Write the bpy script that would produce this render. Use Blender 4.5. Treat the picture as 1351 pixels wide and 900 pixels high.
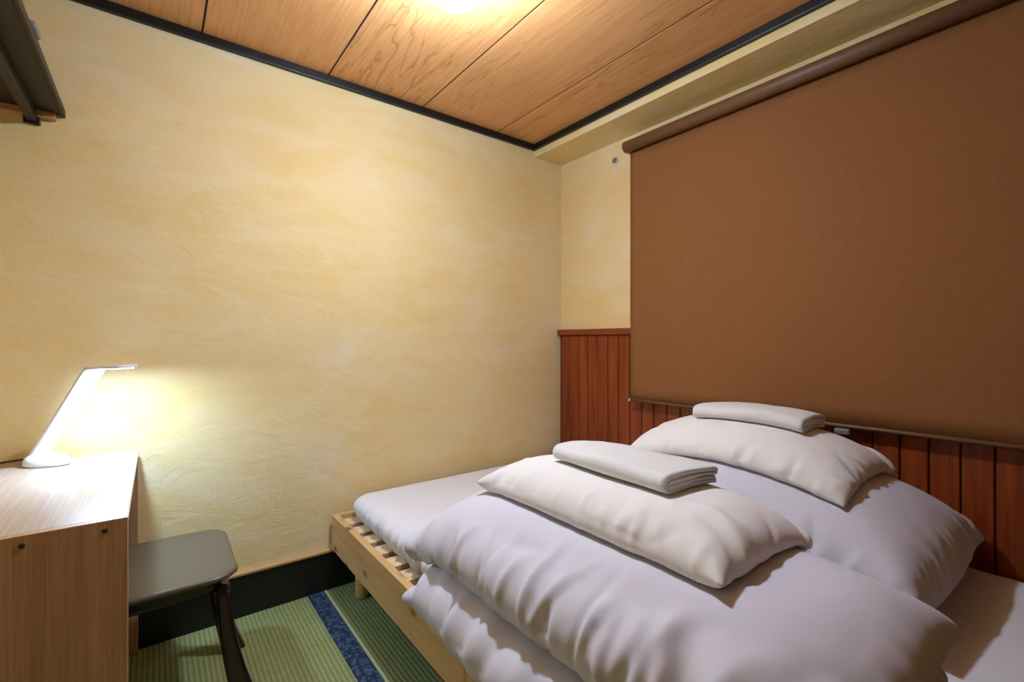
import bpy, bmesh, math, random
import numpy as np
from mathutils import Vector, Matrix

for o in list(bpy.data.objects):
    bpy.data.objects.remove(o)
SC = bpy.context.scene
COL = SC.collection
R = math.radians

# ------------------------------------------------------------------ camera, world, exposure
cam_d = bpy.data.cameras.new('camera')
cam = bpy.data.objects.new('camera', cam_d)
COL.objects.link(cam)
cam.location = (-2.03, -2.138, 1.10)
cam.rotation_euler = (R(90), 0, R(-37.5))
cam_d.sensor_width = 36.0
cam_d.lens = 36.0 * 613.0 / 1351.0
cam_d.clip_start = 0.02
SC.camera = cam

world = bpy.data.worlds.new('world')
SC.world = world
world.use_nodes = True
world.node_tree.nodes['Background'].inputs[0].default_value = (0.02, 0.018, 0.015, 1)
world.node_tree.nodes['Background'].inputs[1].default_value = 1.0

SC.view_settings.view_transform = 'Standard'
SC.view_settings.look = 'None'
SC.view_settings.gamma = 1.0
SC.view_settings.use_curve_mapping = False
SC.view_settings.exposure = 0.0

BULB_STRENGTH = 985.0      # ceiling lamp
BULB_COLOR = (0.63, 0.77, 1.0)
LED_POWER = 5.6             # desk lamp
LED_COLOR = (0.48, 0.70, 1.0)

# ------------------------------------------------------------------ helpers
def lin(r, g, b):
    def f(c):
        c /= 255.0
        return c / 12.92 if c <= 0.04045 else ((c + 0.055) / 1.055) ** 2.4
    return (f(r), f(g), f(b), 1.0)

def link_obj(name, mesh, mat=None, parent=None, smooth=False):
    o = bpy.data.objects.new(name, mesh)
    COL.objects.link(o)
    if mat is not None and not mesh.materials:
        mesh.materials.append(mat)
    if smooth:
        mesh.polygons.foreach_set('use_smooth', [True] * len(mesh.polygons))
    if parent is not None:
        o.parent = parent
        o.matrix_parent_inverse = parent.matrix_world.inverted()
    return o

def bm_obj(name, bm, mat, parent=None, smooth=False):
    me = bpy.data.meshes.new(name)
    bmesh.ops.recalc_face_normals(bm, faces=bm.faces)
    bm.to_mesh(me)
    bm.free()
    return link_obj(name, me, mat, parent, smooth)

def py_obj(name, verts, faces, mat, parent=None, smooth=True):
    me = bpy.data.meshes.new(name)
    me.from_pydata([tuple(map(float, v)) for v in verts], [], [tuple(map(int, f)) for f in faces])
    bm = bmesh.new(); bm.from_mesh(me)
    bmesh.ops.recalc_face_normals(bm, faces=bm.faces)
    bm.to_mesh(me); bm.free()
    return link_obj(name, me, mat, parent, smooth)

def add_box(bm, x0, x1, y0, y1, z0, z1, bev=0.0, seg=2):
    r = bmesh.ops.create_cube(bm, size=1.0)
    vs = r['verts']
    for v in vs:
        v.co = Vector(((x0 + x1) / 2 + v.co.x * (x1 - x0), (y0 + y1) / 2 + v.co.y * (y1 - y0), (z0 + z1) / 2 + v.co.z * (z1 - z0)))
    if bev > 0:
        es = list({e for v in vs for e in v.link_edges})
        bmesh.ops.bevel(bm, geom=es, offset=bev, segments=seg, affect='EDGES', profile=0.5)

def box(name, x0, x1, y0, y1, z0, z1, mat, parent=None, bev=0.0, seg=2, smooth=False):
    """box mesh with its origin at its own centre"""
    c = Vector(((x0 + x1) / 2, (y0 + y1) / 2, (z0 + z1) / 2))
    bm = bmesh.new()
    add_box(bm, x0 - c.x, x1 - c.x, y0 - c.y, y1 - c.y, z0 - c.z, z1 - c.z, bev, seg)
    o = bm_obj(name, bm, mat, None, smooth)
    o.location = c
    if parent is not None:
        bpy.context.view_layer.update()
        o.parent = parent
        o.matrix_parent_inverse = parent.matrix_world.inverted()
    return o

def empty(name, loc=(0, 0, 0), rz=0.0):
    o = bpy.data.objects.new(name, None)
    COL.objects.link(o)
    o.location = loc
    o.rotation_euler = (0, 0, rz)
    o.empty_display_size = 0.1
    bpy.context.view_layer.update()
    return o

def tag(o, label, cat, group=None):
    o['label'] = label
    o['category'] = cat
    if group:
        o['group'] = group
    return o

def struct(o, label=None):
    o['kind'] = 'structure'
    if label:
        o['label'] = label
    return o

def tube_mesh(bm, pts, rad, n=10, caps=True):
    pts = [Vector(p) for p in pts]
    rads = rad if hasattr(rad, '__len__') else [rad] * len(pts)
    rings = []
    up = Vector((0, 0, 1))
    prev = None
    for i, p in enumerate(pts):
        t = (pts[min(i + 1, len(pts) - 1)] - pts[max(i - 1, 0)]).normalized()
        if prev is None:
            a = t.cross(up)
            if a.length < 1e-4:
                a = t.cross(Vector((1, 0, 0)))
            a.normalize()
        else:
            a = (prev - t * prev.dot(t)).normalized()
        prev = a
        b = t.cross(a)
        rings.append([bm.verts.new(p + (a * math.cos(2 * math.pi * k / n) + b * math.sin(2 * math.pi * k / n)) * rads[i]) for k in range(n)])
    for r0, r1 in zip(rings, rings[1:]):
        for k in range(n):
            bm.faces.new((r0[k], r0[(k + 1) % n], r1[(k + 1) % n], r1[k]))
    if caps:
        bm.faces.new(rings[0]); bm.faces.new(list(reversed(rings[-1])))

def lathe(bm, prof, n=32, center=(0, 0, 0)):
    c = Vector(center)
    rings = []
    for r, z in prof:
        if r < 1e-6:
            rings.append([bm.verts.new(c + Vector((0, 0, z)))])
        else:
            rings.append([bm.verts.new(c + Vector((r * math.cos(2 * math.pi * k / n), r * math.sin(2 * math.pi * k / n), z))) for k in range(n)])
    for a, b in zip(rings, rings[1:]):
        for k in range(n):
            k2 = (k + 1) % n
            if len(a) == 1 and len(b) == 1:
                continue
            if len(a) == 1:
                bm.faces.new((a[0], b[k], b[k2]))
            elif len(b) == 1:
                bm.faces.new((a[k], a[k2], b[0]))
            else:
                bm.faces.new((a[k], a[k2], b[k2], b[k]))

def loft(rings, cap_first=True, cap_last=True):
    """closed rings of equal length -> verts, faces"""
    V, F = [], []
    n = len(rings[0])
    for r in rings:
        V += list(r)
    for i in range(len(rings) - 1):
        for k in range(n):
            k2 = (k + 1) % n
            F.append((i * n + k, i * n + k2, (i + 1) * n + k2, (i + 1) * n + k))
    if cap_first:
        F.append(tuple(reversed(range(n))))
    if cap_last:
        b = (len(rings) - 1) * n
        F.append(tuple(range(b, b + n)))
    return V, F

def rrect(w, l, r, nc=8, ns=0, cx=0.0, cy=0.0):
    """rounded rectangle outline as 2D points, counter-clockwise, straight sides split in ns"""
    pts = []
    cs = [(w / 2 - r, l / 2 - r, 0), (-w / 2 + r, l / 2 - r, 90), (-w / 2 + r, -l / 2 + r, 180), (w / 2 - r, -l / 2 + r, 270)]
    for i, (x, y, a) in enumerate(cs):
        arc = [(x + r * math.cos(R(a + 90 * k / nc)), y + r * math.sin(R(a + 90 * k / nc))) for k in range(nc + 1)]
        pts += arc
        nx, ny, na = cs[(i + 1) % 4]
        q = (nx + r * math.cos(R(na)), ny + r * math.sin(R(na)))
        for k in range(1, ns + 1):
            t = k / (ns + 1)
            pts.append((arc[-1][0] * (1 - t) + q[0] * t, arc[-1][1] * (1 - t) + q[1] * t))
    return [(cx + x, cy + y) for x, y in pts]

# ------------------------------------------------------------------ materials
class NT:
    def __init__(self, name):
        self.m = bpy.data.materials.new(name)
        self.m.use_nodes = True
        self.t = self.m.node_tree
        self.b = self.t.nodes['Principled BSDF']
    def n(self, typ, **kw):
        nd = self.t.nodes.new(typ)
        for k, v in kw.items():
            if k.startswith('i_'):
                nd.inputs[k[2:].replace('_', ' ')].default_value = v
            else:
                setattr(nd, k, v)
        return nd
    def l(self, a, b):
        self.t.links.new(a, b)
    def coord(self, scale=(1, 1, 1), rot=(0, 0, 0), loc=(0, 0, 0), kind='Object', rnd=0.0):
        tc = self.n('ShaderNodeTexCoord')
        mp = self.n('ShaderNodeMapping')
        mp.inputs['Scale'].default_value = scale
        mp.inputs['Rotation'].default_value = rot
        mp.inputs['Location'].default_value = loc
        src = tc.outputs[kind]
        if rnd:
            oi = self.n('ShaderNodeObjectInfo')
            mul = self.n('ShaderNodeMath', operation='MULTIPLY')
            mul.inputs[1].default_value = rnd
            self.l(oi.outputs['Random'], mul.inputs[0])
            va = self.n('ShaderNodeVectorMath', operation='ADD')
            self.l(src, va.inputs[0]); self.l(mul.outputs[0], va.inputs[1])
            src = va.outputs[0]
        self.l(src, mp.inputs['Vector'])
        return mp.outputs[0]
    def noise(self, vec, scale, detail=4, rough=0.5, dist=0.0):
        nd = self.n('ShaderNodeTexNoise')
        nd.inputs['Scale'].default_value = scale
        nd.inputs['Detail'].default_value = detail
        nd.inputs['Roughness'].default_value = rough
        nd.inputs['Distortion'].default_value = dist
        self.l(vec, nd.inputs['Vector'])
        return nd.outputs['Fac']
    def ramp(self, fac, stops, interp='LINEAR'):
        r = self.n('ShaderNodeValToRGB')
        r.color_ramp.interpolation = interp
        e = r.color_ramp.elements
        while len(e) > 1:
            e.remove(e[-1])
        e[0].position, e[0].color = stops[0]
        for p, c in stops[1:]:
            x = e.new(p); x.color = c
        self.l(fac, r.inputs[0])
        return r.outputs[0]
    def mix(self, fac, a, b, mode='MIX'):
        m = self.n('ShaderNodeMix', data_type='RGBA', blend_type=mode)
        if hasattr(fac, 'is_output'):
            self.l(fac, m.inputs[0])
        else:
            m.inputs[0].default_value = fac
        for s, i in ((a, 6), (b, 7)):
            if hasattr(s, 'is_output'):
                self.l(s, m.inputs[i])
            else:
                m.inputs[i].default_value = s
        return m.outputs[2]
    def bump(self, h, strength=0.3, dist=0.005, prev=None):
        b = self.n('ShaderNodeBump')
        b.inputs['Strength'].default_value = strength
        b.inputs['Distance'].default_value = dist
        self.l(h, b.inputs['Height'])
        if prev is not None:
            self.l(prev, b.inputs['Normal'])
        return b.outputs[0]
    def fin(self, color, rough=0.6, spec=0.5, normal=None):
        if hasattr(color, 'is_output'):
            self.l(color, self.b.inputs['Base Color'])
        else:
            self.b.inputs['Base Color'].default_value = color
        if hasattr(rough, 'is_output'):
            self.l(rough, self.b.inputs['Roughness'])
        else:
            self.b.inputs['Roughness'].default_value = rough
        self.b.inputs['Specular IOR Level'].default_value = spec
        if normal is not None:
            self.l(normal, self.b.inputs['Normal'])
        return self.m

BW0, BW1 = (0, 0, 0, 1), (1, 1, 1, 1)

def mat_plaster():
    t = NT('yellow plaster')
    v = t.coord()
    big = t.noise(v, 1.3, 3, 0.55, 0.6)
    vs = t.coord(scale=(1, 1, 2.6))
    strokes = t.noise(vs, 2.2, 5, 0.6, 1.2)
    c1 = t.ramp(big, [(0.30, lin(229, 198, 126)), (0.52, lin(232, 206, 149)), (0.70, lin(235, 215, 170))])
    c2 = t.ramp(strokes, [(0.32, lin(227, 194, 118)), (0.50, lin(231, 206, 150)), (0.68, lin(236, 220, 184))])
    col = t.mix(0.42, c1, c2)
    fine = t.noise(v, 26, 6, 0.65, 0.4)
    trowel = t.noise(t.coord(scale=(1, 1, 1.7)), 6.5, 5, 0.62, 1.6)
    ridge = t.n('ShaderNodeMath', operation='ABSOLUTE')
    sub = t.n('ShaderNodeMath', operation='SUBTRACT'); sub.inputs[1].default_value = 0.5
    t.l(trowel, sub.inputs[0]); t.l(sub.outputs[0], ridge.inputs[0])
    rr = t.ramp(ridge.outputs[0], [(0.0, BW1), (0.035, BW0)])
    msk = t.ramp(t.noise(v, 2.4, 2, 0.5), [(0.52, BW0), (0.66, BW1)])
    rm = t.mix(1.0, rr, msk, 'MULTIPLY')
    n1 = t.bump(fine, 0.22, 0.004)
    n2 = t.bump(trowel, 0.35, 0.010, n1)
    n3 = t.bump(rm, 0.30, 0.003, n2)
    return t.fin(col, 0.62, 0.3, n3)

def mat_ceiling_wood():
    t = NT('ceiling wood grain')
    oi = t.coord(rnd=7.3)
    warp = t.n('ShaderNodeMapping'); warp.inputs['Scale'].default_value = (1.0, 0.16, 1.0)
    t.l(oi, warp.inputs['Vector'])
    nz = t.noise(warp.outputs[0], 4.2, 4, 0.55, 0.35)
    mul = t.n('ShaderNodeMath', operation='MULTIPLY'); mul.inputs[1].default_value = 26.0
    t.l(nz, mul.inputs[0])
    fr = t.n('ShaderNodeMath', operation='PINGPONG'); fr.inputs[1].default_value = 1.0
    t.l(mul.outputs[0], fr.inputs[0])
    rings = t.ramp(fr.outputs[0], [(0.0, BW1), (0.16, (0.25, 0.25, 0.25, 1)), (0.45, BW0)])
    figure = t.ramp(t.noise(warp.outputs[0], 3.0, 2, 0.5), [(0.48, (0.12, 0.12, 0.12, 1)), (0.60, BW1)])
    rings = t.mix(1.0, rings, figure, 'MULTIPLY')
    wf = t.n('ShaderNodeMapping'); wf.inputs['Scale'].default_value = (1.0, 0.035, 1.0)
    t.l(oi, wf.inputs['Vector'])
    fib = t.noise(wf.outputs[0], 110, 4, 0.6)
    base = t.ramp(fib, [(0.30, lin(206, 146, 88)), (0.5, lin(218, 160, 102)), (0.72, lin(226, 172, 114))])
    col = t.mix(t.mix(1.0, rings, (0.75, 0.75, 0.75, 1), 'MULTIPLY'), base, lin(164, 106, 58))
    return t.fin(col, 0.38, 0.45, t.bump(fib, 0.08, 0.001))

def mat_wood(name, dark, mid, light, axis='Z', rough=0.45, knots=False, scale=1.0, spec=0.45, bump=0.15, rnd=5.1):
    t = NT(name)
    s = {'X': (0.06, 1, 1), 'Y': (1, 0.06, 1), 'Z': (1, 1, 0.06)}[axis]
    v = t.coord(rnd=rnd)
    m = t.n('ShaderNodeMapping'); m.inputs['Scale'].default_value = s
    t.l(v, m.inputs['Vector'])
    g = t.noise(m.outputs[0], 60 * scale, 5, 0.6, 0.5)
    g2 = t.noise(m.outputs[0], 14 * scale, 3, 0.5, 0.8)
    gg = t.mix(0.5, g, g2)
    col = t.ramp(gg, [(0.34, dark), (0.5, mid), (0.66, light)])
    if knots:
        kv = t.n('ShaderNodeMapping')
        kv.inputs['Scale'].default_value = {'X': (0.55, 1, 1), 'Y': (1, 0.55, 1), 'Z': (1, 1, 0.55)}[axis]
        t.l(v, kv.inputs['Vector'])
        vo = t.n('ShaderNodeTexVoronoi'); vo.inputs['Scale'].default_value = 13
        t.l(kv.outputs[0], vo.inputs['Vector'])
        k = t.ramp(vo.outputs['Distance'], [(0.08, BW1), (0.17, (0.3, 0.3, 0.3, 1)), (0.27, BW0)])
        sep = t.n('ShaderNodeSeparateColor'); t.l(vo.outputs['Color'], sep.inputs[0])
        pick = t.ramp(sep.outputs[0], [(0.30, BW0), (0.34, BW1)])
        kk = t.mix(1.0, k, pick, 'MULTIPLY')
        col = t.mix(kk, col, lin(112, 66, 30))
    return t.fin(col, rough, spec, t.bump(g, bump, 0.001))

def mat_fabric(name, col, weave=900, rough=0.9, crumple=0.25, sheen=0.15, cscale=9):
    t = NT(name)
    v = t.coord()
    w1 = t.noise(v, weave, 2, 0.5)
    w2 = t.noise(v, cscale, 5, 0.55, 0.8)
    n1 = t.bump(w2, crumple, 0.012)
    n2 = t.bump(w1, 0.10, 0.0006, n1)
    m = t.fin(col, rough, 0.2, n2)
    t.b.inputs['Sheen Weight'].default_value = sheen
    return m

def mat_plain(name, col, rough=0.5, spec=0.5, grain=0.0, gscale=80, metal=0.0):
    t = NT(name)
    v = t.coord()
    nz = t.noise(v, gscale, 3, 0.5)
    c = t.mix(nz, tuple(x * 0.94 for x in col[:3]) + (1,), tuple(min(1, x * 1.06) for x in col[:3]) + (1,))
    nr = t.bump(nz, grain, 0.001) if grain else None
    m = t.fin(c, rough, spec, nr)
    t.b.inputs['Metallic'].default_value = metal
    return m

def mat_emit(name, col, strength):
    t = NT(name)
    t.b.inputs['Base Color'].default_value = (0.9, 0.9, 0.9, 1)
    t.b.inputs['Emission Color'].default_value = col + (1,)
    t.b.inputs['Emission Strength'].default_value = strength
    return t.m

def mat_blind():
    t = NT('brown blind weave')
    v = t.coord()
    w = t.n('ShaderNodeTexWave', wave_type='BANDS', bands_direction='Z')
    w.inputs['Scale'].default_value = 260; w.inputs['Distortion'].default_value = 1.5
    t.l(v, w.inputs['Vector'])
    thr = t.noise(t.coord(scale=(1, 1, 0.03)), 900, 2, 0.5)
    thh = t.noise(t.coord(scale=(1, 0.03, 1)), 900, 2, 0.5)
    mm = t.mix(0.5, thr, thh)
    col = t.ramp(mm, [(0.34, lin(130, 84, 46)), (0.5, lin(138, 91, 50)), (0.66, lin(146, 98, 56))])
    return t.fin(col, 0.8, 0.25, t.bump(mm, 0.12, 0.001))

def mat_tatami():
    t = NT('green tatami rush')
    v = t.coord()
    w = t.n('ShaderNodeTexWave', wave_type='BANDS', bands_direction='X', wave_profile='SIN')
    w.inputs['Scale'].default_value = 1.0 / 0.0155 * 0.05 * 2 * math.pi / 2 / math.pi * 1.0 * 6.2832 / 6.2832 * 6.4
    w.inputs['Distortion'].default_value = 0.15
    t.l(v, w.inputs['Vector'])
    rush = t.noise(t.coord(scale=(0.05, 1, 1)), 420, 3, 0.6)
    blot = t.noise(v, 5, 3, 0.5)
    c1 = t.ramp(rush, [(0.3, lin(124, 130, 78)), (0.5, lin(148, 154, 98)), (0.7, lin(168, 172, 116))])
    c2 = t.ramp(blot, [(0.35, lin(136, 140, 82)), (0.65, lin(146, 156, 106))])
    col = t.mix(0.4, c1, c2)
    col = t.mix(w.outputs['Fac'], t.mix(1.0, col, (0.62, 0.64, 0.58, 1), 'MULTIPLY'), col)
    n1 = t.bump(w.outputs['Fac'], 0.5, 0.003)
    n2 = t.bump(rush, 0.2, 0.001, n1)
    return t.fin(col, 0.55, 0.35, n2)

def mat_border():
    t = NT('blue floral tatami border')
    v = t.coord()
    vo = t.n('ShaderNodeTexVoronoi'); vo.inputs['Scale'].default_value = 48; vo.inputs['Randomness'].default_value = 0.55
    t.l(v, vo.inputs['Vector'])
    ringm = t.ramp(vo.outputs['Distance'], [(0.0, (0.9, 0.9, 0.9, 1)), (0.10, (0.15, 0.15, 0.15, 1)), (0.22, BW1), (0.38, (0.75, 0.75, 0.75, 1)), (0.47, BW0)])
    sp = t.noise(v, 260, 2, 0.5)
    sm = t.ramp(sp, [(0.42, BW0), (0.52, BW1)])
    msk = t.mix(1.0, ringm, sm, 'MULTIPLY')
    col = t.mix(msk, lin(20, 40, 66), lin(86, 106, 118))
    return t.fin(col, 0.6, 0.3, t.bump(sp, 0.15, 0.001))

def mat_laminate():
    t = NT('pale wood laminate')
    g = t.noise(t.coord(scale=(1, 1, 0.02)), 230, 3, 0.6)
    g2 = t.noise(t.coord(scale=(1, 1, 0.05)), 40, 3, 0.5)
    gg = t.mix(0.4, g, g2)
    col = t.ramp(gg, [(0.36, lin(164, 122, 84)), (0.5, lin(182, 140, 100)), (0.64, lin(194, 154, 114))])
    return t.fin(col, 0.4, 0.4, t.bump(g, 0.06, 0.0006))

def mat_laminate_lit():  # same laminate as the panels, paled to paint in the lamp's glare
    t = NT('pale wood laminate lit')
    g = t.noise(t.coord(scale=(1, 0.02, 1)), 200, 3, 0.6)
    col = t.ramp(g, [(0.36, lin(172, 148, 126)), (0.5, lin(182, 160, 138)), (0.64, lin(190, 170, 150))])
    return t.fin(col, 0.3, 0.5)

M = dict(
    plaster=mat_plaster(),
    ceil=mat_ceiling_wood(),
    black=mat_wood('black stained wood', lin(14, 12, 10), lin(20, 17, 14), lin(30, 25, 20), 'X', 0.42),
    blacky=mat_wood('black stained wood lengthwise', lin(14, 12, 10), lin(20, 17, 14), lin(30, 25, 20), 'Y', 0.42),
    plank=mat_wood('red brown plank wood', lin(100, 38, 10), lin(132, 56, 18), lin(154, 74, 28), 'Z', 0.38, spec=0.45),
    cap=mat_wood('red brown rail wood', lin(100, 38, 10), lin(132, 58, 20), lin(150, 72, 28), 'Y', 0.38),
    pine=mat_wood('pine board', lin(192, 148, 92), lin(208, 166, 108), lin(220, 182, 126), 'Y', 0.5, knots=True, rnd=3.7),
    slat=mat_wood('pale slat wood', lin(206, 176, 132), lin(220, 192, 150), lin(230, 206, 166), 'X', 0.6),
    ledge=mat_wood('light ledge wood', lin(176, 128, 74), lin(196, 150, 94), lin(210, 168, 112), 'X', 0.5),
    shelf=mat_wood('dark shelf wood', lin(26, 19, 12), lin(36, 27, 17), lin(46, 36, 24), 'Y', 0.5),
    doorwood=mat_wood('mid brown door wood', lin(116, 82, 50), lin(136, 98, 62), lin(150, 112, 74), 'Z', 0.5),
    sheet=mat_fabric('white bed sheet', lin(222, 218, 218), crumple=0.45, cscale=8),
    duvet=mat_fabric('white duvet cotton', lin(206, 202, 209), crumple=0.16, cscale=6),
    pillow=mat_fabric('cream pillow cotton', lin(228, 222, 215), crumple=0.14, cscale=8),
    towel=None,
    blind=mat_blind(),
    blindbar=mat_plain('brown blind bar', lin(112, 76, 48), 0.5),
    tatami=mat_tatami(),
    border=mat_border(),
    binding=mat_plain('pale rush edge', lin(160, 164, 122), 0.7),
    lam=mat_laminate(),
    lamlit=mat_laminate_lit(),
    lamedge=mat_plain('laminate edge band', lin(214, 190, 160), 0.4),
    hole=mat_plain('dark screw cap', lin(40, 28, 16), 0.5),
    white=mat_plain('white plastic', lin(238, 238, 240), 0.35),
    offwhite=mat_plain('off white plastic', lin(226, 216, 196), 0.4),
    grey=mat_plain('grey plastic', lin(120, 116, 112), 0.5),
    seat=mat_plain('dark brown vinyl seat', lin(92, 80, 62), 0.36, 0.5, 0.1, 160),
    leg=mat_plain('dark brown gloss plastic', lin(38, 22, 16), 0.22, 0.6),
    cord=mat_plain('black cord', lin(18, 16, 14), 0.5),
    dark=mat_plain('dark slot', lin(30, 22, 16), 0.6),
    backing=mat_plain('dark ceiling backing', lin(22, 11, 5), 0.8),
    metal=mat_plain('lamp socket', lin(220, 216, 208), 0.4),
)
def mat_towel():
    t = NT('white terry towel')
    v = t.coord()
    a = t.noise(v, 340, 3, 0.6)
    b = t.noise(v, 30, 4, 0.6)
    m = t.fin(lin(222, 218, 211), 0.95, 0.1, t.bump(a, 0.5, 0.002, t.bump(b, 0.25, 0.004)))
    t.b.inputs['Sheen Weight'].default_value = 0.3
    return m
M['towel'] = mat_towel()

# ------------------------------------------------------------------ room shell
XL, YF = -2.62, -3.20          # left wall, wall behind the camera
ZC = 2.275                     # underside of ceiling panels
WT = 0.10
struct(box('wall_back', XL - WT, WT, 0.0, WT, 0.0, 2.40, M['plaster']), 'back wall of uneven trowelled yellow plaster')
struct(box('wall_right', 0.0, WT, YF - WT, 0.0, 0.0, 2.40, M['plaster']), 'window wall of yellow plaster behind the brown blind')
struct(box('wall_left', XL - WT, XL, YF - WT, 0.0, 0.0, 2.40, M['plaster']), 'left wall of yellow plaster behind shelf and desk')
struct(box('wall_front', XL, 0.0, YF - WT, YF, 0.0, 2.40, M['doorwood']), 'brown wooden wall opposite the back wall')
struct(box('trim_3', -0.22, 0.0, YF, 0.0, 2.205, 2.40, M['plaster']), 'plastered beam boxed out above the window blind')

# ceiling: dark backing with wood panels
ceil = struct(box('ceiling', XL, -0.22, YF, 0.0, 2.292, 2.40, M['backing']), 'ceiling of wood grain panels with dark joints')
seams = [XL + 0.002, -2.349, -1.889, -1.424, -0.966, -0.505, -0.222]
for a, b in zip(seams, seams[1:]):
    box('ceiling_panel', a + 0.0035, b - 0.0035, YF + 0.002, -0.002, ZC, ZC + 0.014, M['ceil'], ceil)
for a in seams[1:-1]:
    box('joint_strip', a - 0.0033, a + 0.0033, YF + 0.002, -0.002, ZC + 0.0012, ZC + 0.0150, M['backing'], ceil)
struct(box('trim_1', XL, -0.22, -0.020, 0.0, 2.241, ZC, M['black'], bev=0.003), 'black wooden cornice along the back wall')
struct(box('trim_2', -0.240, -0.22, YF, -0.020, 2.241, ZC, M['blacky'], bev=0.003), 'black wooden cornice along the beam')
struct(box('trim_4', XL, XL + 0.02, YF, -0.020, 2.241, ZC, M['blacky'], bev=0.003), 'black wooden cornice along the left wall')

# floor with tatami mats
floor = struct(box('floor', XL, 0.0, YF, 0.0, -0.12, -0.031, M['backing']), 'floor of green tatami mats with blue floral borders')
def tatami(x0, x1, y0, y1, borders):
    m = box('tatami_mat', x0, x1, y0, y1, -0.030, 0.0, M['tatami'], floor, bev=0.002, seg=1)
    for bx0, bx1 in borders:
        box('border', bx0, bx1, y0 + 0.0005, y1 - 0.0005, -0.004, 0.0018, M['border'], m, bev=0.0008, seg=1)
    box('edge_binding', x0 + 0.0002, x0 + 0.010, y0 + 0.0005, y1 - 0.0005, -0.004, 0.0020, M['binding'], m)
    return m
tatami(-2.355, -1.444, YF + 0.002, -0.006, [(-1.512, -1.4445)])
tatami(-1.442, -0.53, YF + 0.002, -0.006, [(-0.598, -0.5305)])
tatami(-0.528, -0.003, YF + 0.002, -0.006, [])
tatami(XL + 0.003, -2.357, YF + 0.002, -0.006, [])

# skirting
bb = struct(box('baseboard_back', XL, -0.020, -0.016, 0.0, 0.0, 0.166, M['black'], bev=0.002), 'tall black skirting board along the back wall')
box('ledge_strip', XL, -0.020, -0.022, 0.0, 0.166, 0.176, M['ledge'], bb, bev=0.0015)

# wainscot of planks on the right wall
ws = struct(empty('wall_right_wainscot', (0, -1.4, 0)), 'red brown plank wainscot below the window blind')
box('backing_board', -0.004, 0.0, YF, 0.0, 0.0, 1.135, M['dark'], ws)
PW = 0.0758
y = -0.018
random.seed(4)
proto = None
while y > YF + 0.08:
    if proto is None:
        proto = box('plank', -0.018, -0.004, y - PW + 0.002, y - 0.002, 0.002, 1.135, M['plank'], ws, bev=0.003, seg=1)
    else:
        c = proto.copy(); COL.objects.link(c)
        c.location = (proto.location.x + random.uniform(-0.0006, 0.0006), y - PW / 2, proto.location.z)
        c.name = 'plank'
    y -= PW
box('cap_rail', -0.034, 0.0, YF, 0.0, 1.135, 1.170, M['cap'], ws, bev=0.004)

# ------------------------------------------------------------------ roller blind
FX = -0.066
bl = empty('roller_blind', (-0.05, -1.6, 0.79))
tag(bl, 'brown roller blind lowered over the window above the bed', 'blind')
BY0, BY1 = -0.592, -2.62
# fabric: faint vertical ripples
nv, nu = 20, 60
V, F = [], []
for side in (0, 1):
    for i in range(nu + 1):
        yy = BY0 + (BY1 - BY0) * i / nu
        for k in range(nv + 1):
            zz = 0.795 + (2.100 - 0.795) * k / nv
            V.append((FX + (0.0008 if side else -0.0008) + 0.0012 * math.sin(yy * 5.0) * (1 - k / nv), yy, zz))
off = (nu + 1) * (nv + 1)
for i in range(nu):
    for k in range(nv):
        a = i * (nv + 1) + k
        F.append((a, a + nv + 1, a + nv + 2, a + 1)); F.append((off + a, off + a + 1, off + a + nv + 2, off + a + nv + 1))
for k in range(nv):
    for i0 in (0, nu):
        a = i0 * (nv + 1) + k
        F.append((a, a + 1, off + a + 1, off + a))
for i in range(nu):
    for k0 in (0, nv):
        a = i * (nv + 1) + k0
        F.append((a, a + nv + 1, off + a + nv + 1, off + a))
py_obj('fabric', V, F, M['blind'], bl)
bm = bmesh.new()
tube_mesh(bm, [(FX - 0.027, BY0 + 0.012, 2.104), (FX - 0.027, BY0 + 0.010, 2.104), (FX - 0.027, BY1 - 0.01, 2.104)], [0.024, 0.029, 0.029], 28)
o = bm_obj('roller', bm, M['blindbar'], bl, True)
bm = bmesh.new()
tube_mesh(bm, [(FX, BY0 - 0.001, 0.795), (FX, BY1, 0.795)], 0.0075, 12)
bm_obj('hem_bar', bm, M['blindbar'], bl, True)
bm = bmesh.new()
tube_mesh(bm, [(FX, BY0 + 0.006, 0.793), (FX, BY0, 0.793)], 0.0085, 12)
bm_obj('hem_cap', bm, M['white'], bl, True)
bm = bmesh.new()
add_box(bm, FX - 0.040, -0.002, BY0 + 0.013, BY0 + 0.017, 2.080, 2.130, 0.002)
bm_obj('bracket', bm, M['offwhite'], bl)
bm = bmesh.new()
add_box(bm, FX - 0.014, FX + 0.006, -1.560, -1.512, 0.764, 0.786, 0.005, 3)
bm_obj('pull_tab', bm, M['grey'], bl, True)

# round wall vent
vt = empty('wall_vent', (-0.004, -0.438, 2.103))
tag(vt, 'small round white wall vent beside the blind roller', 'vent')
bm = bmesh.new(); lathe(bm, [(0, 0.006), (0.017, 0.006), (0.021, 0.004), (0.022, 0.0), (0, 0.0)], 28)
bmesh.ops.rotate(bm, verts=bm.verts, cent=(0, 0, 0), matrix=Matrix.Rotation(R(-90), 3, 'Y'))
bmesh.ops.translate(bm, verts=bm.verts, vec=(-0.0005, -0.438, 2.103))
bm_obj('cover', bm, M['offwhite'], vt, True)
for k in range(4):
    zc = 2.103 + (k - 1.5) * 0.0072
    hw = math.sqrt(max(0.0, 0.0165 ** 2 - ((k - 1.5) * 0.0072) ** 2))
    box('slot', -0.0085, -0.006, -0.438 - hw, -0.438 + hw, zc - 0.002, zc + 0.002, M['dark'], vt)

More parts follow.
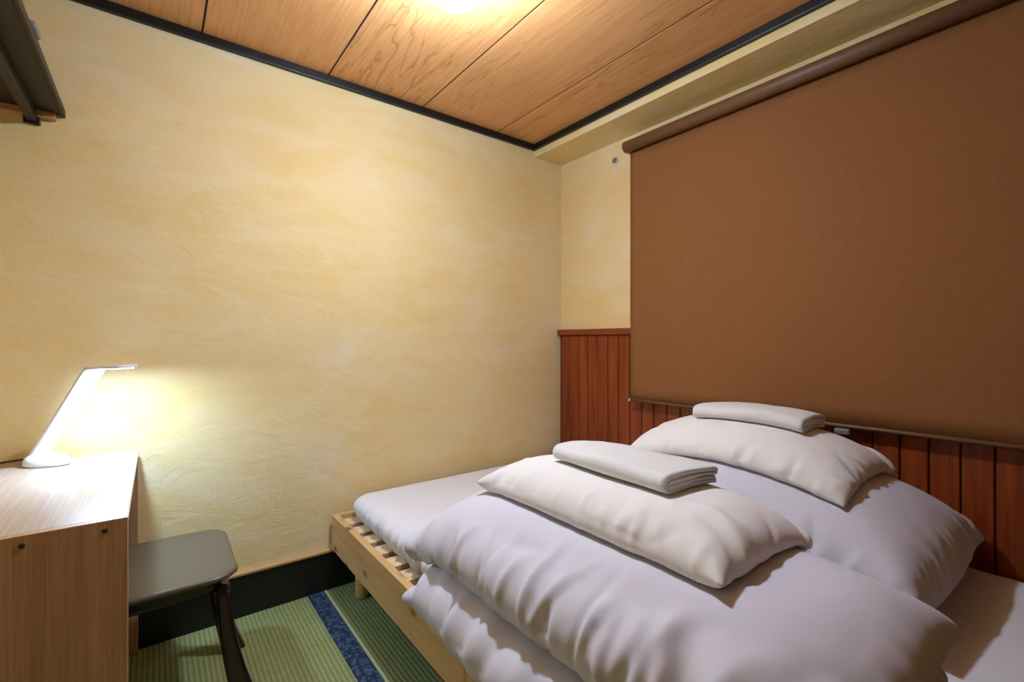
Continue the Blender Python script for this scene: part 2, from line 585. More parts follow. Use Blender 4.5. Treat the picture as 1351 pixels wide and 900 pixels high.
# ------------------------------------------------------------------ ceiling bulb
BX, BY, BZ = -1.324, -0.952, 2.105
lb = empty('ceiling_lamp', (BX, BY, ZC))
tag(lb, 'small round glowing lamp hanging under a white ceiling plate', 'ceiling lamp')
bm = bmesh.new(); lathe(bm, [(0, ZC - 0.001), (0.072, ZC - 0.001), (0.072, ZC - 0.008), (0.034, ZC - 0.014), (0.022, ZC - 0.030), (0.020, BZ + 0.022), (0.0, BZ + 0.022)], 32, (BX, BY, 0))
bm_obj('ceiling_plate', bm, M['metal'], lb, True)
bm = bmesh.new()
LA, LB = 0.048, 0.018
lathe(bm, [(0.0, BZ - LB)] + [(LA * math.sin(R(a)), BZ - LB * math.cos(R(a))) for a in range(10, 180, 10)] + [(0, BZ + LB)], 32, (BX, BY, 0))
bm_obj('diffuser', bm, mat_emit('glowing lamp diffuser', BULB_COLOR, BULB_STRENGTH), lb, True)

# ------------------------------------------------------------------ wall shelf
sh = empty('wall_shelf', (-2.45, -0.6, 1.84))
tag(sh, 'dark wooden wall shelf high above the desk', 'shelf')
box('board', XL + 0.001, -2.278, -1.60, -0.001, 1.846, 1.866, M['shelf'], sh, bev=0.002)
box('front_edge', -2.278, -2.268, -1.60, -0.001, 1.842, 1.868, M['shelf'], sh, bev=0.002)
box('support_bar', -2.358, -2.334, -1.55, -0.012, 1.808, 1.846, M['shelf'], sh, bev=0.002)
box('bar_bracket', -2.366, -2.326, -0.012, -0.001, 1.800, 1.846, M['black'], sh, bev=0.002)
box('wall_batten', XL + 0.001, -2.290, -0.022, -0.001, 1.824, 1.846, M['ledge'], sh, bev=0.002).location.y -= 0.0
bm = bmesh.new()
add_box(bm, -2.300, -2.262, -0.52, -0.455, 1.868, 1.888, 0.006, 3)
cl = bm_obj('plastic_clip', bm, M['grey'], None, True)
tag(cl, 'small grey plastic clip lying on the dark wall shelf', 'clip')

# ------------------------------------------------------------------ desk
DX0, DX1, DY0, DZ = -2.60, -2.079, -0.820, 0.715
dk = empty('desk', (-2.34, -0.41, 0))
tag(dk, 'pale wood grain desk beside the dark brown stool', 'desk')
sp = box('side_panel', DX0, DX1, DY0, DY0 + 0.018, 0.001, DZ, M['lam'], dk, bev=0.001, seg=1)
for sx, sz in ((-2.240, 0.699), (-2.116, 0.698)):
    bm = bmesh.new(); lathe(bm, [(0, 0.0015), (0.0042, 0.0015), (0.0055, 0.0), (0, 0.0)], 16)
    bmesh.ops.rotate(bm, verts=bm.verts, cent=(0, 0, 0), matrix=Matrix.Rotation(R(90), 3, 'X'))
    bmesh.ops.translate(bm, verts=bm.verts, vec=(sx, DY0 - 0.0002, sz - 0.004))
    bm_obj('screw_cap', bm, M['hole'], sp, True)
box('side_panel', DX0, DX1, -0.040, -0.023, 0.001, DZ - 0.018, M['lam'], dk, bev=0.001, seg=1)
box('desktop', DX0, DX1, DY0 + 0.0182, -0.023, DZ - 0.018, DZ, M['lamlit'], dk, bev=0.001, seg=1)
box('back_panel', DX0, DX0 + 0.015, DY0 + 0.0182, -0.041, 0.30, DZ - 0.0185, M['lam'], dk)
box('edge_band', DX1, DX1 + 0.001, DY0, DY0 + 0.018, 0.001, DZ - 0.001, M['lamedge'], dk)
box('edge_band', DX1, DX1 + 0.001, DY0 + 0.0182, -0.023, DZ - 0.017, DZ - 0.001, M['lamedge'], dk)

# ------------------------------------------------------------------ desk lamp
def lamp():
    ang = R(-42)
    root = empty('desk_lamp', (-2.337, -0.072, DZ), 0)
    tag(root, 'white slanted desk lamp glowing on the pale desk', 'lamp')
    d = Vector((math.cos(ang), math.sin(ang), 0)); w = Vector((-d.y, d.x, 0)); up = Vector((0, 0, 1))
    o0 = Vector((-2.327, -0.082, DZ))
    # base: low teardrop, high where the arm enters, running out to a rounded nose
    rings = []
    n = 36
    def outline(s, z, shift=0.0, hl=0.064, hw=0.046):
        pts = []
        for k in range(n):
            a = 2 * math.pi * k / n
            cx_ = math.cos(a); sx_ = math.sin(a)
            wd = hw * (1 - 0.28 * cx_)
            p = o0 + d * (0.047 + shift + hl * s * cx_) + w * (wd * s * sx_)
            pts.append((p.x, p.y, DZ + z(cx_) if callable(z) else DZ + z))
        return pts
    top = lambda s: (lambda c: 0.008 + (0.036 - 0.026 * (c * s * 0.5 + 0.5)) * math.sqrt(max(0.0, 1 - s ** 2.6)) + 0.004)
    rings.append(outline(0.90, 0.0006))
    rings.append(outline(0.99, 0.004))
    rings.append(outline(1.0, 0.009))
    for s in (0.985, 0.95, 0.88, 0.78, 0.64, 0.48, 0.3, 0.12):
        rings.append(outline(s, top(s)))
    Vv, Ff = loft(rings)
    base = py_obj('base', Vv, Ff, M['white'], root)
    # touch dial on the nose
    bm = bmesh.new(); lathe(bm, [(0, 0.0022), (0.008, 0.002), (0.010, 0.0), (0, -0.004)], 20)
    bmesh.ops.rotate(bm, verts=bm.verts, cent=(0, 0, 0), matrix=Matrix.Rotation(R(14), 3, w))
    q = o0 + d * 0.082
    bmesh.ops.translate(bm, verts=bm.verts, vec=(q.x, q.y, DZ + 0.0235))
    bm_obj('touch_button', bm, M['white'], base, True)
    # arm: wide flat slab, slightly wider at the top
    A0 = o0 + d * 0.0 + up * 0.014
    A1 = Vector((-2.176, -0.218, 1.019))
    t = (A1 - A0).normalized(); nrm = t.cross(w).normalized()
    rings = []
    for s, hw, ht in ((0.0, 0.027, 0.004), (0.03, 0.029, 0.0055), (0.5, 0.032, 0.0055), (0.97, 0.035, 0.0055), (1.0, 0.034, 0.0045)):
        c = A0.lerp(A1, s)
        rings.append([tuple(c + w * a + nrm * b) for a, b in rrect(hw * 2, ht * 2, ht * 0.85, 4)])
    Vv, Ff = loft(rings)
    arm = py_obj('arm', Vv, Ff, M['white'], root)
    bm = bmesh.new(); tube_mesh(bm, [A0 - w * 0.020 + up * -0.006, A0 + w * 0.020 + up * -0.006], 0.006, 14)
    bm_obj('hinge', bm, M['cord'], arm, True)
    # head: thin slab with rounded end
    tilt = R(2.0)
    hd = (d * math.cos(tilt) + up * math.sin(tilt)).normalized(); hu = hd.cross(w) * -1
    if hu.z < 0: hu = -hu
    H0 = A1 + hd * -0.004
    HL = 0.118
    out = rrect(HL, 0.072, 0.014, 6)
    rings = []
    for dz, sc in ((-0.0055, 0.97), (-0.004, 1.0), (0.003, 1.0), (0.0045, 0.97)):
        rings.append([tuple(H0 + hd * (HL / 2 + a * sc) + w * (b * sc) + hu * dz) for a, b in out])
    Vv, Ff = loft(rings)
    head = py_obj('head', Vv, Ff, M['white'], root, smooth=False)
    out = rrect(HL - 0.022, 0.050, 0.006, 4)
    rings = [[tuple(H0 + hd * (HL / 2 + 0.004 + a) + w * b + hu * dz) for a, b in out] for dz in (-0.0068, -0.0054)]
    Vv, Ff = loft(rings)
    py_obj('diffuser', Vv, Ff, mat_emit('lit diffuser', LED_COLOR, 18.0), head, smooth=False)
    ld = bpy.data.lights.new('led_panel', 'AREA')
    ld.shape = 'RECTANGLE'; ld.size = 0.050; ld.size_y = 0.032
    ld.energy = LED_POWER; ld.color = LED_COLOR
    lo = bpy.data.objects.new('led_panel', ld); COL.objects.link(lo)
    c = H0 + hd * (HL / 2 + 0.004) - hu * 0.0078
    m = Matrix((hd, w, hu)).transposed().to_4x4()
    if m.to_3x3().determinant() < 0:
        m = Matrix((hd, -w, hu)).transposed().to_4x4()
    m.translation = c
    lo.matrix_world = m
    bpy.context.view_layer.update()
    lo.parent = head
    lo.matrix_parent_inverse = head.matrix_world.inverted()
    # cord from the back of the base to the left
    bm = bmesh.new()
    b = A0 - d * 0.006
    pts = [Vector((b.x, b.y, DZ + 0.012)), Vector((b.x - 0.02, b.y + 0.012, DZ + 0.016)), Vector((-2.40, -0.045, DZ + 0.010)), Vector((-2.46, -0.040, DZ + 0.004)), Vector((-2.52, -0.045, DZ + 0.0032)), Vector((-2.575, -0.055, DZ + 0.0032))]
    sm = []
    for i in range(len(pts) - 1):
        p0 = pts[max(i - 1, 0)]; p1 = pts[i]; p2 = pts[i + 1]; p3 = pts[min(i + 2, len(pts) - 1)]
        for k in range(6):
            u = k / 6
            sm.append(0.5 * ((2 * p1) + (p2 - p0) * u + (2 * p0 - 5 * p1 + 4 * p2 - p3) * u * u + (3 * p1 - p0 - 3 * p2 + p3) * u ** 3))
    sm.append(pts[-1])
    tube_mesh(bm, sm, 0.0026, 8)
    bm_obj('power_cord', bm, M['cord'], root, True)
lamp()

# ------------------------------------------------------------------ stool tucked under the desk
def stool():
    root = empty('stool', (-2.02, -0.385, 0))
    tag(root, 'dark brown stool with glossy legs pushed under the desk', 'stool')
    cx, cy = -2.022, -0.385
    n_out = rrect(0.375, 0.405, 0.075, 8, 5)
    def ring(s, z, dip=0.0, dx=0.0, grow=0.0):
        pts = []
        for x, yv in n_out:
            L = math.hypot(x, yv)
            gx = x * s + (x / L) * grow; gy = yv * s + (yv / L) * grow
            sag = -0.010 * math.cos(min(1.0, abs(gx) / 0.19) * math.pi / 2) if dip else 0.0
            flare = 0.010 * max(0, (x - 0.10) / 0.09) * max(0, (-yv - 0.12) / 0.08)
            pts.append((cx + gx + flare, cy + gy, z + sag * dip + (0.004 * (gy / 0.2))))
        return pts
    rings = [ring(0.86, 0.4125), ring(0.93, 0.4135, 0, 0), ring(0.975, 0.4165), ring(1.0, 0.421), ring(1.004, 0.4245), ring(1.0, 0.428), ring(0.985, 0.4325), ring(0.95, 0.4335), ring(0.86, 0.433, 0.4), ring(0.7, 0.433, 0.7), ring(0.5, 0.433, 1), ring(0.25, 0.433, 1), ring(0.05, 0.433, 1)]
    Vv, Ff = loft(rings)
    py_obj('seat', Vv, Ff, M['seat'], root)
    # glossy apron under the seat
    ap = rrect(0.300, 0.345, 0.05, 6)
    rings = [[(cx + x * s, cy + yv * s, z) for x, yv in ap] for s, z in ((1.0, 0.4100), (1.0, 0.385), (0.985, 0.372), (0.93, 0.372), (0.93, 0.4100))]
    Vv, Ff = loft(rings, False, False)
    py_obj('apron', Vv, Ff, M['leg'], root)
    # legs: L-section fins that flare outward to the foot
    for sx in (-1, 1):
        for sy in (-1, 1):
            rr = []
            for s in [i / 12 for i in range(13)]:
                z = 0.386 * (1 - s) + 0.001
                spread = 0.148 + 0.012 * s + 0.055 * s ** 2
                sprd_y = 0.150 + 0.004 * s + 0.022 * s ** 2
                wx = 0.017 + 0.006 * s + 0.012 * s * s
                wy = 0.020 + 0.003 * s
                rr.append([(cx + sx * spread + a, cy + sy * sprd_y + b, z) for a, b in rrect(wx * 2, wy * 2, min(wx, wy) * 0.6, 4)])
            Vv, Ff = loft(rr)
            py_obj('leg', Vv, Ff, M['leg'], root)
stool()

# ------------------------------------------------------------------ bed frame
bf = empty('bed_frame', (-0.71, -1.05, 0))
tag(bf, 'low pine bed frame with slats against the plank wall', 'bed frame')
BX0, BX1, BYB, BYE = -1.412, -0.045, -0.026, -2.115
RZ0, RZ1 = 0.182, 0.333
ysplit = -1.135
box('side_rail', BX0, BX0 + 0.026, ysplit + 0.0012, BYB, RZ0, RZ1, M['pine'], bf, bev=0.002)
box('side_rail', BX0, BX0 + 0.026, BYE, ysplit - 0.0012, RZ0, RZ1, M['pine'], bf, bev=0.002)
box('side_rail', BX1 - 0.026, BX1, BYE, BYB, RZ0, RZ1, M['pine'], bf, bev=0.002)
box('end_rail', BX0 + 0.0265, BX1 - 0.0265, BYB - 0.022, BYB, RZ0, RZ1, M['pine'], bf, bev=0.002)
box('end_rail', BX0 + 0.0265, BX1 - 0.0265, BYE, BYE + 0.022, RZ0, RZ1, M['pine'], bf, bev=0.002)
box('ledger_light_block', BX0 + 0.0265, BX0 + 0.130, BYE + 0.03, BYB - 0.03, 0.255, 0.270, M['shelf'], bf)  # ledgers widened to block light through the slats; dark wood paints gap shade
box('ledger_light_block', BX1 - 0.130, BX1 - 0.0265, BYE + 0.03, BYB - 0.03, 0.255, 0.270, M['shelf'], bf)
sproto = None
yy = BYB - 0.026
while yy - 0.075 > BYE + 0.03:
    if sproto is None:
        sproto = box('slat', BX0 + 0.028, BX1 - 0.028, yy - 0.078, yy, 0.2705, 0.312, M['slat'], bf, bev=0.002)
    else:
        c = sproto.copy(); COL.objects.link(c); c.name = 'slat'
        c.location = (sproto.location.x, yy - 0.039, sproto.location.z)
    yy -= 0.118
for lx in (-1.325, -0.72, -0.14):
    for ly in (-0.16, -1.05, -1.98):
        bm = bmesh.new(); lathe(bm, [(0, 0), (0.026, 0.0), (0.027, 0.004), (0.031, 0.252), (0, 0.252)], 24, (lx, ly, 0.0022 if ly > -3 else 0))
        bm_obj('leg', bm, M['pine'], bf, True)

# ------------------------------------------------------------------ mattress
MX0, MX1, MY0, MY1, MZ0, MZ1 = -1.332, -0.050, -2.085, -0.055, 0.3135, 0.422
def mattress():
    cx, cy = (MX0 + MX1) / 2, (MY0 + MY1) / 2
    W, L = MX1 - MX0, MY1 - MY0
    out = rrect(W, L, 0.070, 16, 240)
    # cumulative length for the pucker pattern
    cum = [0.0]
    for a, b in zip(out, out[1:]):
        cum.append(cum[-1] + math.hypot(b[0] - a[0], b[1] - a[1]))
    rs = np.random.RandomState(3)
    ph = rs.uniform(0, 6.28, 12); fq = rs.uniform(30, 190, 12)
    puck = np.array([sum(math.sin(fq[k] * c + ph[k]) for k in range(12)) / 4.2 for c in cum])
    amp_mod = np.array([0.55 + 0.45 * math.sin(c * 3.1 + 1.0) for c in cum])
    H = MZ1 - MZ0
    prof = [(0.030, 0.0, 0.2), (0.012, 0.002, 0.6), (0.004, 0.012, 1.0), (-0.002, 0.028, 1.0), (-0.010, 0.046, 1.0), (-0.012, 0.060, 0.9), (-0.008, 0.074, 0.75), (0.003, 0.088, 0.5), (0.019, 0.098, 0.3), (0.042, 0.104, 0.18), (0.072, 0.1065, 0.1)]
    rings = []
    for ins, z, a in prof:
        r = []
        for k, (x, yv) in enumerate(out):
            L_ = math.hypot(x, yv)
            # outward normal from the rounded rectangle
            qx = max(abs(x) - (W / 2 - 0.07), 0) * (1 if x > 0 else -1); qy = max(abs(yv) - (L / 2 - 0.07), 0) * (1 if yv > 0 else -1)
            q = math.hypot(qx, qy) or 1.0
            dsp = -ins + a * 0.0095 * puck[k] * (0.35 + 0.65 * amp_mod[k])
            r.append((cx + x + qx / q * dsp, cy + yv + qy / q * dsp, MZ0 + z))
        rings.append(r)
    for ins in (0.10, 0.14, 0.19, 0.25, 0.32, 0.40, 0.50):
        r = []
        rad = max(0.006, 0.070 - ins * 0.2)
        for (x, yv) in rrect(W - 2 * ins, L - 2 * ins, rad, 16, 240):
            xx, y2 = cx + x, cy + yv
            r.append((xx, y2, MZ0 + H - 0.0015 + 0.0012 * math.sin(xx * 9 + 2 * math.sin(y2 * 4)) + 0.001 * math.sin(y2 * 13 + xx * 5)))
        rings.append(r)
    Vv, Ff = loft(rings)
    o = py_obj('mattress', Vv, Ff, M['sheet'])
    tag(o, 'mattress in a taut white fitted sheet on the pine frame', 'mattress')
mattress()

# ------------------------------------------------------------------ soft bedding: a small cloth solver
HX0, HY0, HRES = -1.70, -2.30, 0.01
HNX, HNY = 180, 240
Hm = np.zeros((HNX, HNY), np.float32)
gx = HX0 + np.arange(HNX) * HRES
gy = HY0 + np.arange(HNY) * HRES
for i, x in enumerate(gx):
    for j, yv in enumerate(gy):
        h = 0.02
        if BX0 - 0.004 <= x <= BX1 and BYE <= yv <= BYB:
            h = RZ1
        dx = min(x - MX0, MX1 - x); dy = min(yv - MY0, MY1 - yv)
        e = min(dx, dy)
        if e > -0.012:
            h = max(h, MZ1 - 0.001 - 0.075 * max(0.0, 1 - (e + 0.012) / 0.085) ** 2.2)
        if x > MX0 + 0.1 and MY0 <= yv <= MY1:
            h = MZ1
        if -1.53 < x < MX0 + 0.03 and yv < -0.80:
            h = max(h, 0.366)      # the springy fold bridges the gap beside the mattress
        Hm[i, j] = h

def hlook(H, x, yv):
    fx = np.clip((x - HX0) / HRES, 0, HNX - 1.001); fy = np.clip((yv - HY0) / HRES, 0, HNY - 1.001)
    i = fx.astype(int); j = fy.astype(int)
    u = fx - i; v = fy - j
    return (H[i, j] * (1 - u) * (1 - v) + H[i + 1, j] * u * (1 - v) + H[i, j + 1] * (1 - u) * v + H[i + 1, j + 1] * u * v)

def add_height(H, X):
    """raise the height map to the top of a settled cloth body X (2,nx,ny,3)"""
    out = H.copy()
    for layer in (0, 1):
        P = X[layer]
        for a in np.linspace(0, 1, 4, endpoint=False):
            for b in np.linspace(0, 1, 4, endpoint=False):
                Q = P[:-1, :-1] * (1 - a) * (1 - b) + P[1:, :-1] * a * (1 - b) + P[:-1, 1:] * (1 - a) * b + P[1:, 1:] * a * b
                ii = np.clip(np.rint((Q[..., 0] - HX0) / HRES).astype(int), 0, HNX - 1)
                jj = np.clip(np.rint((Q[..., 1] - HY0) / HRES).astype(int), 0, HNY - 1)
                np.maximum.at(out, (ii.ravel(), jj.ravel()), Q[..., 2].ravel())
    return out

def inflate(nx, ny, W, L, cx, cy, z0, H, vol, steps=160, iters=7, rz=0.0, xlim=(-9, 9), ylim=(-9, 9), seed=1,
            grav=2.2, bend=0.10, seam=0.97, eps=0.004, noise=0.0015, tiltx=0.0, pk=900.0, rnd=0.0, fr=0.35, tie=9.0):
    """two sewn sheets W x L, filled to a target volume, settled on height map H"""
    rs = np.random.RandomState(seed)
    u = (np.linspace(0, 1, nx) - 0.5)[:, None]; v = (np.linspace(0, 1, ny) - 0.5)[None, :]
    X = np.zeros((2, nx, ny, 3), np.float32)
    px = u * W * np.sqrt(1 - rnd * 2 * v * v); pyy = v * L * np.sqrt(1 - rnd * 2 * u * u)
    dome = (1 - (2 * np.abs(u)) ** 4) * (1 - (2 * np.abs(v)) ** 4)
    c, s = math.cos(rz), math.sin(rz)
    for k, sg in ((0, 1), (1, -1)):
        X[k, ..., 0] = cx + c * px - s * pyy
        X[k, ..., 1] = cy + s * px + c * pyy
        X[k, ..., 2] = z0 + sg * dome * 0.03 + tiltx * px
    nz = rs.normal(0, 1, (2, nx // 3 + 2, ny // 3 + 2))
    for k in (0, 1):
        up = np.kron(nz[k], np.ones((3, 3)))[:nx, :ny]
        X[k, 1:-1, 1:-1, 2] += (noise * up)[1:-1, 1:-1]
    hx, hy = W / (nx - 1), L / (ny - 1)
    Vel = np.zeros_like(X)
    dt = 0.02
    P2 = np.stack([px, pyy], -1).astype(np.float32)
    dl = lambda A, B: np.sqrt(((A - B) ** 2).sum(-1))
    rxw = dl(P2[1:], P2[:-1]); ryw = dl(P2[:, 1:], P2[:, :-1])
    rd1 = dl(P2[1:, 1:], P2[:-1, :-1]); rd2 = dl(P2[:-1, 1:], P2[1:, :-1])
    rb1 = dl(P2[2:], P2[:-2]); rb2 = dl(P2[:, 2:], P2[:, :-2])
    rxw[:, 0] *= seam; rxw[:, -1] *= seam; ryw[0, :] *= seam; ryw[-1, :] *= seam
    def weld(Y):
        for sl in ((0, slice(None)), (-1, slice(None)), (slice(None), 0), (slice(None), -1)):
            m = 0.5 * (Y[0][sl] + Y[1][sl])
            Y[0][sl] = m; Y[1][sl] = m
    def solve(A, B, rest, k, both=True):
        d = B - A
        l = np.sqrt((d * d).sum(-1)) + 1e-9
        f = (l - rest) / l
        if both:
            f = np.where(f > 0, f, f * 0.6)
        d *= (0.5 * k * f)[..., None]
        A += d; B -= d
    mcell = hx * hy
    for st in range(steps):
        # pressure from enclosed volume
        D1 = X[:, 1:, 1:] - X[:, :-1, :-1]; D2 = X[:, :-1, 1:] - X[:, 1:, :-1]
        A = 0.5 * np.cross(D1, D2)
        A[1] *= -1
        ctr = 0.25 * (X[:, 1:, 1:] + X[:, :-1, :-1] + X[:, :-1, 1:] + X[:, 1:, :-1]) - np.array([cx, cy, z0], np.float32)
        V = float((ctr * A).sum() / 3)
        if V < 0:
            V = 1e-4
        ramp = min(1.0, (st + 1) / (0.35 * steps))
        tgt = vol * (0.35 + 0.65 * ramp)
        p = pk * max(-0.2, min(1.0, tgt / max(V, 1e-4) - 1.0))
        Fo = np.zeros_like(X)
        Aq = A * 0.25
        Fo[:, 1:, 1:] += Aq; Fo[:, :-1, :-1] += Aq; Fo[:, :-1, 1:] += Aq; Fo[:, 1:, :-1] += Aq
        acc = Fo * (p / mcell * 0.02)
        acc[..., 2] -= grav
        Vel = (Vel + acc * dt) * (0.94 if st < steps * 0.7 else 0.85)
        Y = X + np.clip(Vel * dt, -0.02, 0.02)
        weld(Y)
        for it in range(iters):
            for q in (0, 1):
                solve(Y[:, q:-1:2], Y[:, q + 1::2], rxw[q::2], 1.0)
                solve(Y[:, :, q:-1:2], Y[:, :, q + 1::2], ryw[:, q::2], 1.0)
            for q in (0, 1):
                solve(Y[:, q:-1:2, :-1], Y[:, q + 1::2, 1:], rd1[q::2], 0.35)
                solve(Y[:, q:-1:2, 1:], Y[:, q + 1::2, :-1], rd2[q::2], 0.35)
            if bend > 0 and it % 2 == 0:
                for q in (0, 1):
                    a = Y[:, q:-2:4]; b = Y[:, q + 2::4]; m = min(a.shape[1], b.shape[1])
                    solve(a[:, :m], b[:, :m], rb1[q::4][:m], bend)
                    a = Y[:, q + 2:-2:4]; b = Y[:, q + 4::4]; m = min(a.shape[1], b.shape[1])
                    solve(a[:, :m], b[:, :m], rb1[q + 2::4][:m], bend)
                    a = Y[:, :, q:-2:4]; b = Y[:, :, q + 2::4]; m = min(a.shape[2], b.shape[2])
                    solve(a[:, :, :m], b[:, :, :m], rb2[:, q::4][:, :m], bend)
                    a = Y[:, :, q + 2:-2:4]; b = Y[:, :, q + 4::4]; m = min(a.shape[2], b.shape[2])
                    solve(a[:, :, :m], b[:, :, :m], rb2[:, q + 2::4][:, :m], bend)
            d = Y[0] - Y[1]
            l = np.sqrt((d * d).sum(-1)) + 1e-9
            d *= (0.4 * np.maximum(0.0, l - tie) / l)[..., None]
            Y[0] -= d; Y[1] += d
            weld(Y)
            if it % 3 == 2 or it == iters - 1:
                hh = hlook(H, Y[..., 0], Y[..., 1]) + eps
                lo = Y[..., 2] < hh
                Y[..., 2] = np.where(lo, np.minimum(hh, Y[..., 2] + 0.02), Y[..., 2])
                if it == iters - 1:
                    Y[..., 0] = np.where(lo, Y[..., 0] * (1 - fr) + X[..., 0] * fr, Y[..., 0])
                    Y[..., 1] = np.where(lo, Y[..., 1] * (1 - fr) + X[..., 1] * fr, Y[..., 1])
                Y[..., 0] = np.clip(Y[..., 0], *xlim); Y[..., 1] = np.clip(Y[..., 1], *ylim)
        weld(Y)
        Vel = (Y - X) / dt
        X = Y
    return X

def up2(X):
    """cubic 2x refinement of both grid directions"""
    for ax in (1, 2):
        Y = np.moveaxis(X, ax, 0)
        n = Y.shape[0]
        pad = np.concatenate([2 * Y[:1] - Y[1:2], Y, 2 * Y[-1:] - Y[-2:-1]], 0)
        mid = (-pad[0:n - 1] + 9 * pad[1:n] + 9 * pad[2:n + 1] - pad[3:n + 2]) / 16
        Z = np.empty((2 * n - 1,) + Y.shape[1:], Y.dtype)
        Z[0::2] = Y; Z[1::2] = mid
        X = np.moveaxis(Z, 0, ax)
    return np.ascontiguousarray(X)

def folds(X, W, L, seed, spec):
    """refine a settled body and press creases into it. spec rows:
    (edge, count, length range, width range, height, s range) with edge in left right near far inner"""
    X = up2(X)
    rs = np.random.RandomState(seed)
    nx, ny = X.shape[1:3]
    u = np.linspace(0, W, nx)[:, None]; v = np.linspace(0, L, ny)[None, :]
    disp = np.zeros((nx, ny))
    for edge, cnt, ln, wd, amp, sr in spec:
        for k in range(cnt):
            s_ = rs.uniform(*sr); le = rs.uniform(*ln); w = rs.uniform(*wd)
            a = amp * rs.uniform(0.45, 1.0) * (1 if rs.rand() < 0.55 else -0.8)
            th = rs.normal(0, 0.30)
            if edge == 'left': p0 = (0.0, s_ * L); d = (math.cos(th), math.sin(th))
            elif edge == 'right': p0 = (W, s_ * L); d = (-math.cos(th), math.sin(th))
            elif edge == 'near': p0 = (s_ * W, 0.0); d = (math.sin(th), math.cos(th))
            elif edge == 'far': p0 = (s_ * W, L); d = (math.sin(th), -math.cos(th))
            else:
                p0 = (rs.uniform(0.15, 0.7) * W, s_ * L); th = rs.uniform(0, 3.14); d = (math.cos(th), math.sin(th))
            bend = rs.normal(0, 0.5)
            t = (u - p0[0]) * d[0] + (v - p0[1]) * d[1]
            q = -(u - p0[0]) * d[1] + (v - p0[1]) * d[0] + bend * t * t
            lead = 0.03 if edge != 'inner' else 0.0
            tt = np.clip((t + lead) / (le + lead), 0, 1)
            env = np.sin(np.pi * tt ** 0.75) ** 0.9
            disp += a * env * np.exp(-(q / (w * (0.6 + 0.8 * tt))) ** 2)
    for k, sg in ((0, 1), (1, -1)):
        N = np.cross(np.gradient(X[k], axis=0), np.gradient(X[k], axis=1)) * sg
        N /= np.linalg.norm(N, axis=-1)[..., None] + 1e-9
        if k == 1:
            N *= 0.35
        X[k] += (N * disp[..., None]).astype(X.dtype)
    for sl in ((0, slice(None)), (-1, slice(None)), (slice(None), 0), (slice(None), -1)):
        m = 0.5 * (X[0][sl] + X[1][sl])
        X[0][sl] = m; X[1][sl] = m
    return X

def cloth_obj(name, X, mat, parent=None, sub=0):
    nx, ny = X.shape[1:3]
    idx = np.zeros((2, nx, ny), int)
    V = []
    for k in (0, 1):
        for i in range(nx):
            for j in range(ny):
                if k == 1 and (i in (0, nx - 1) or j in (0, ny - 1)):
                    idx[1, i, j] = idx[0, i, j]
                else:
                    idx[k, i, j] = len(V); V.append(X[k, i, j])
    F = []
    for k in (0, 1):
        for i in range(nx - 1):
            for j in range(ny - 1):
                f = (idx[k, i, j], idx[k, i + 1, j], idx[k, i + 1, j + 1], idx[k, i, j + 1])
                F.append(f if k == 0 else tuple(reversed(f)))
    o = py_obj(name, V, F, mat, parent)
    if sub:
        md = o.modifiers.new('smooth', 'SUBSURF'); md.levels = sub; md.render_levels = sub
    return o

# duvets -----------------------------------------------------------
print('solving duvets')
DK = dict(rnd=0.30, grav=0.45, pk=2400.0, seam=0.95, bend=0.06, iters=9, steps=170)
SOFT = [('inner', 10, (0.15, 0.35), (0.02, 0.045), 0.0035, (0.05, 0.95))]
dB0 = inflate(44, 60, 0.72, 0.98, -0.420, -1.37, 0.48, Hm, 0.050, tie=0.105, xlim=(-0.79, -0.05), ylim=(-2.02, -0.07), seed=4, **DK)
H0 = add_height(Hm, dB0)
dB = inflate(64, 92, 0.84, 1.19, -0.400, -1.365, 0.62, H0, 0.128, tie=0.215, xlim=(-0.805, -0.030), ylim=(-1.97, -0.07), seed=5, **DK)
dB = folds(dB, 0.84, 1.19, 21, SOFT + [('left', 26, (0.06, 0.16), (0.010, 0.022), 0.007, (0.0, 1.0)), ('near', 18, (0.06, 0.2), (0.010, 0.025), 0.005, (0.0, 1.0)), ('right', 14, (0.05, 0.14), (0.012, 0.022), 0.005, (0, 1))])
H1 = add_height(H0, dB)
dA0 = inflate(60, 82, 0.80, 1.07, -1.130, -1.445, 0.49, Hm, 0.080, tie=0.130, xlim=(-1.60, -0.822), ylim=(-2.06, -0.07), seed=8, **DK)
dA0 = folds(dA0, 0.80, 1.07, 22, [('left', 26, (0.08, 0.20), (0.018, 0.040), 0.012, (0.0, 1.0)), ('far', 14, (0.06, 0.14), (0.012, 0.03), 0.006, (0, 1))])
H2 = add_height(Hm, dA0)
dA1 = inflate(62, 90, 0.79, 1.19, -1.095, -1.405, 0.60, H2, 0.075, tie=0.120, xlim=(-1.60, -0.812), ylim=(-2.03, -0.07), seed=9, **DK)
dA1 = folds(dA1, 0.79, 1.19, 23, SOFT + [('left', 52, (0.07, 0.22), (0.008, 0.020), 0.012, (0.0, 1.0)), ('far', 18, (0.06, 0.16), (0.010, 0.020), 0.006, (0, 1)), ('near', 10, (0.08, 0.2), (0.012, 0.03), 0.005, (0, 1)), ('right', 8, (0.05, 0.14), (0.012, 0.022), 0.004, (0, 1))])
H3 = np.maximum(add_height(H2, dA1), H1)

ra = empty('folded_duvet', (-1.12, -1.45, 0.42))
tag(ra, 'folded white duvet bulging over the open side rail', 'duvet', 'folded duvets')
cloth_obj('upper_fold', dA1, M['duvet'], ra)
cloth_obj('lower_fold', dA0, M['duvet'], ra)
rb = empty('folded_duvet', (-0.47, -1.4, 0.42))
tag(rb, 'folded white duvet lying against the plank wall', 'duvet', 'folded duvets')
cloth_obj('upper_fold', dB, M['duvet'], rb)
cloth_obj('lower_fold', dB0, M['duvet'], rb)

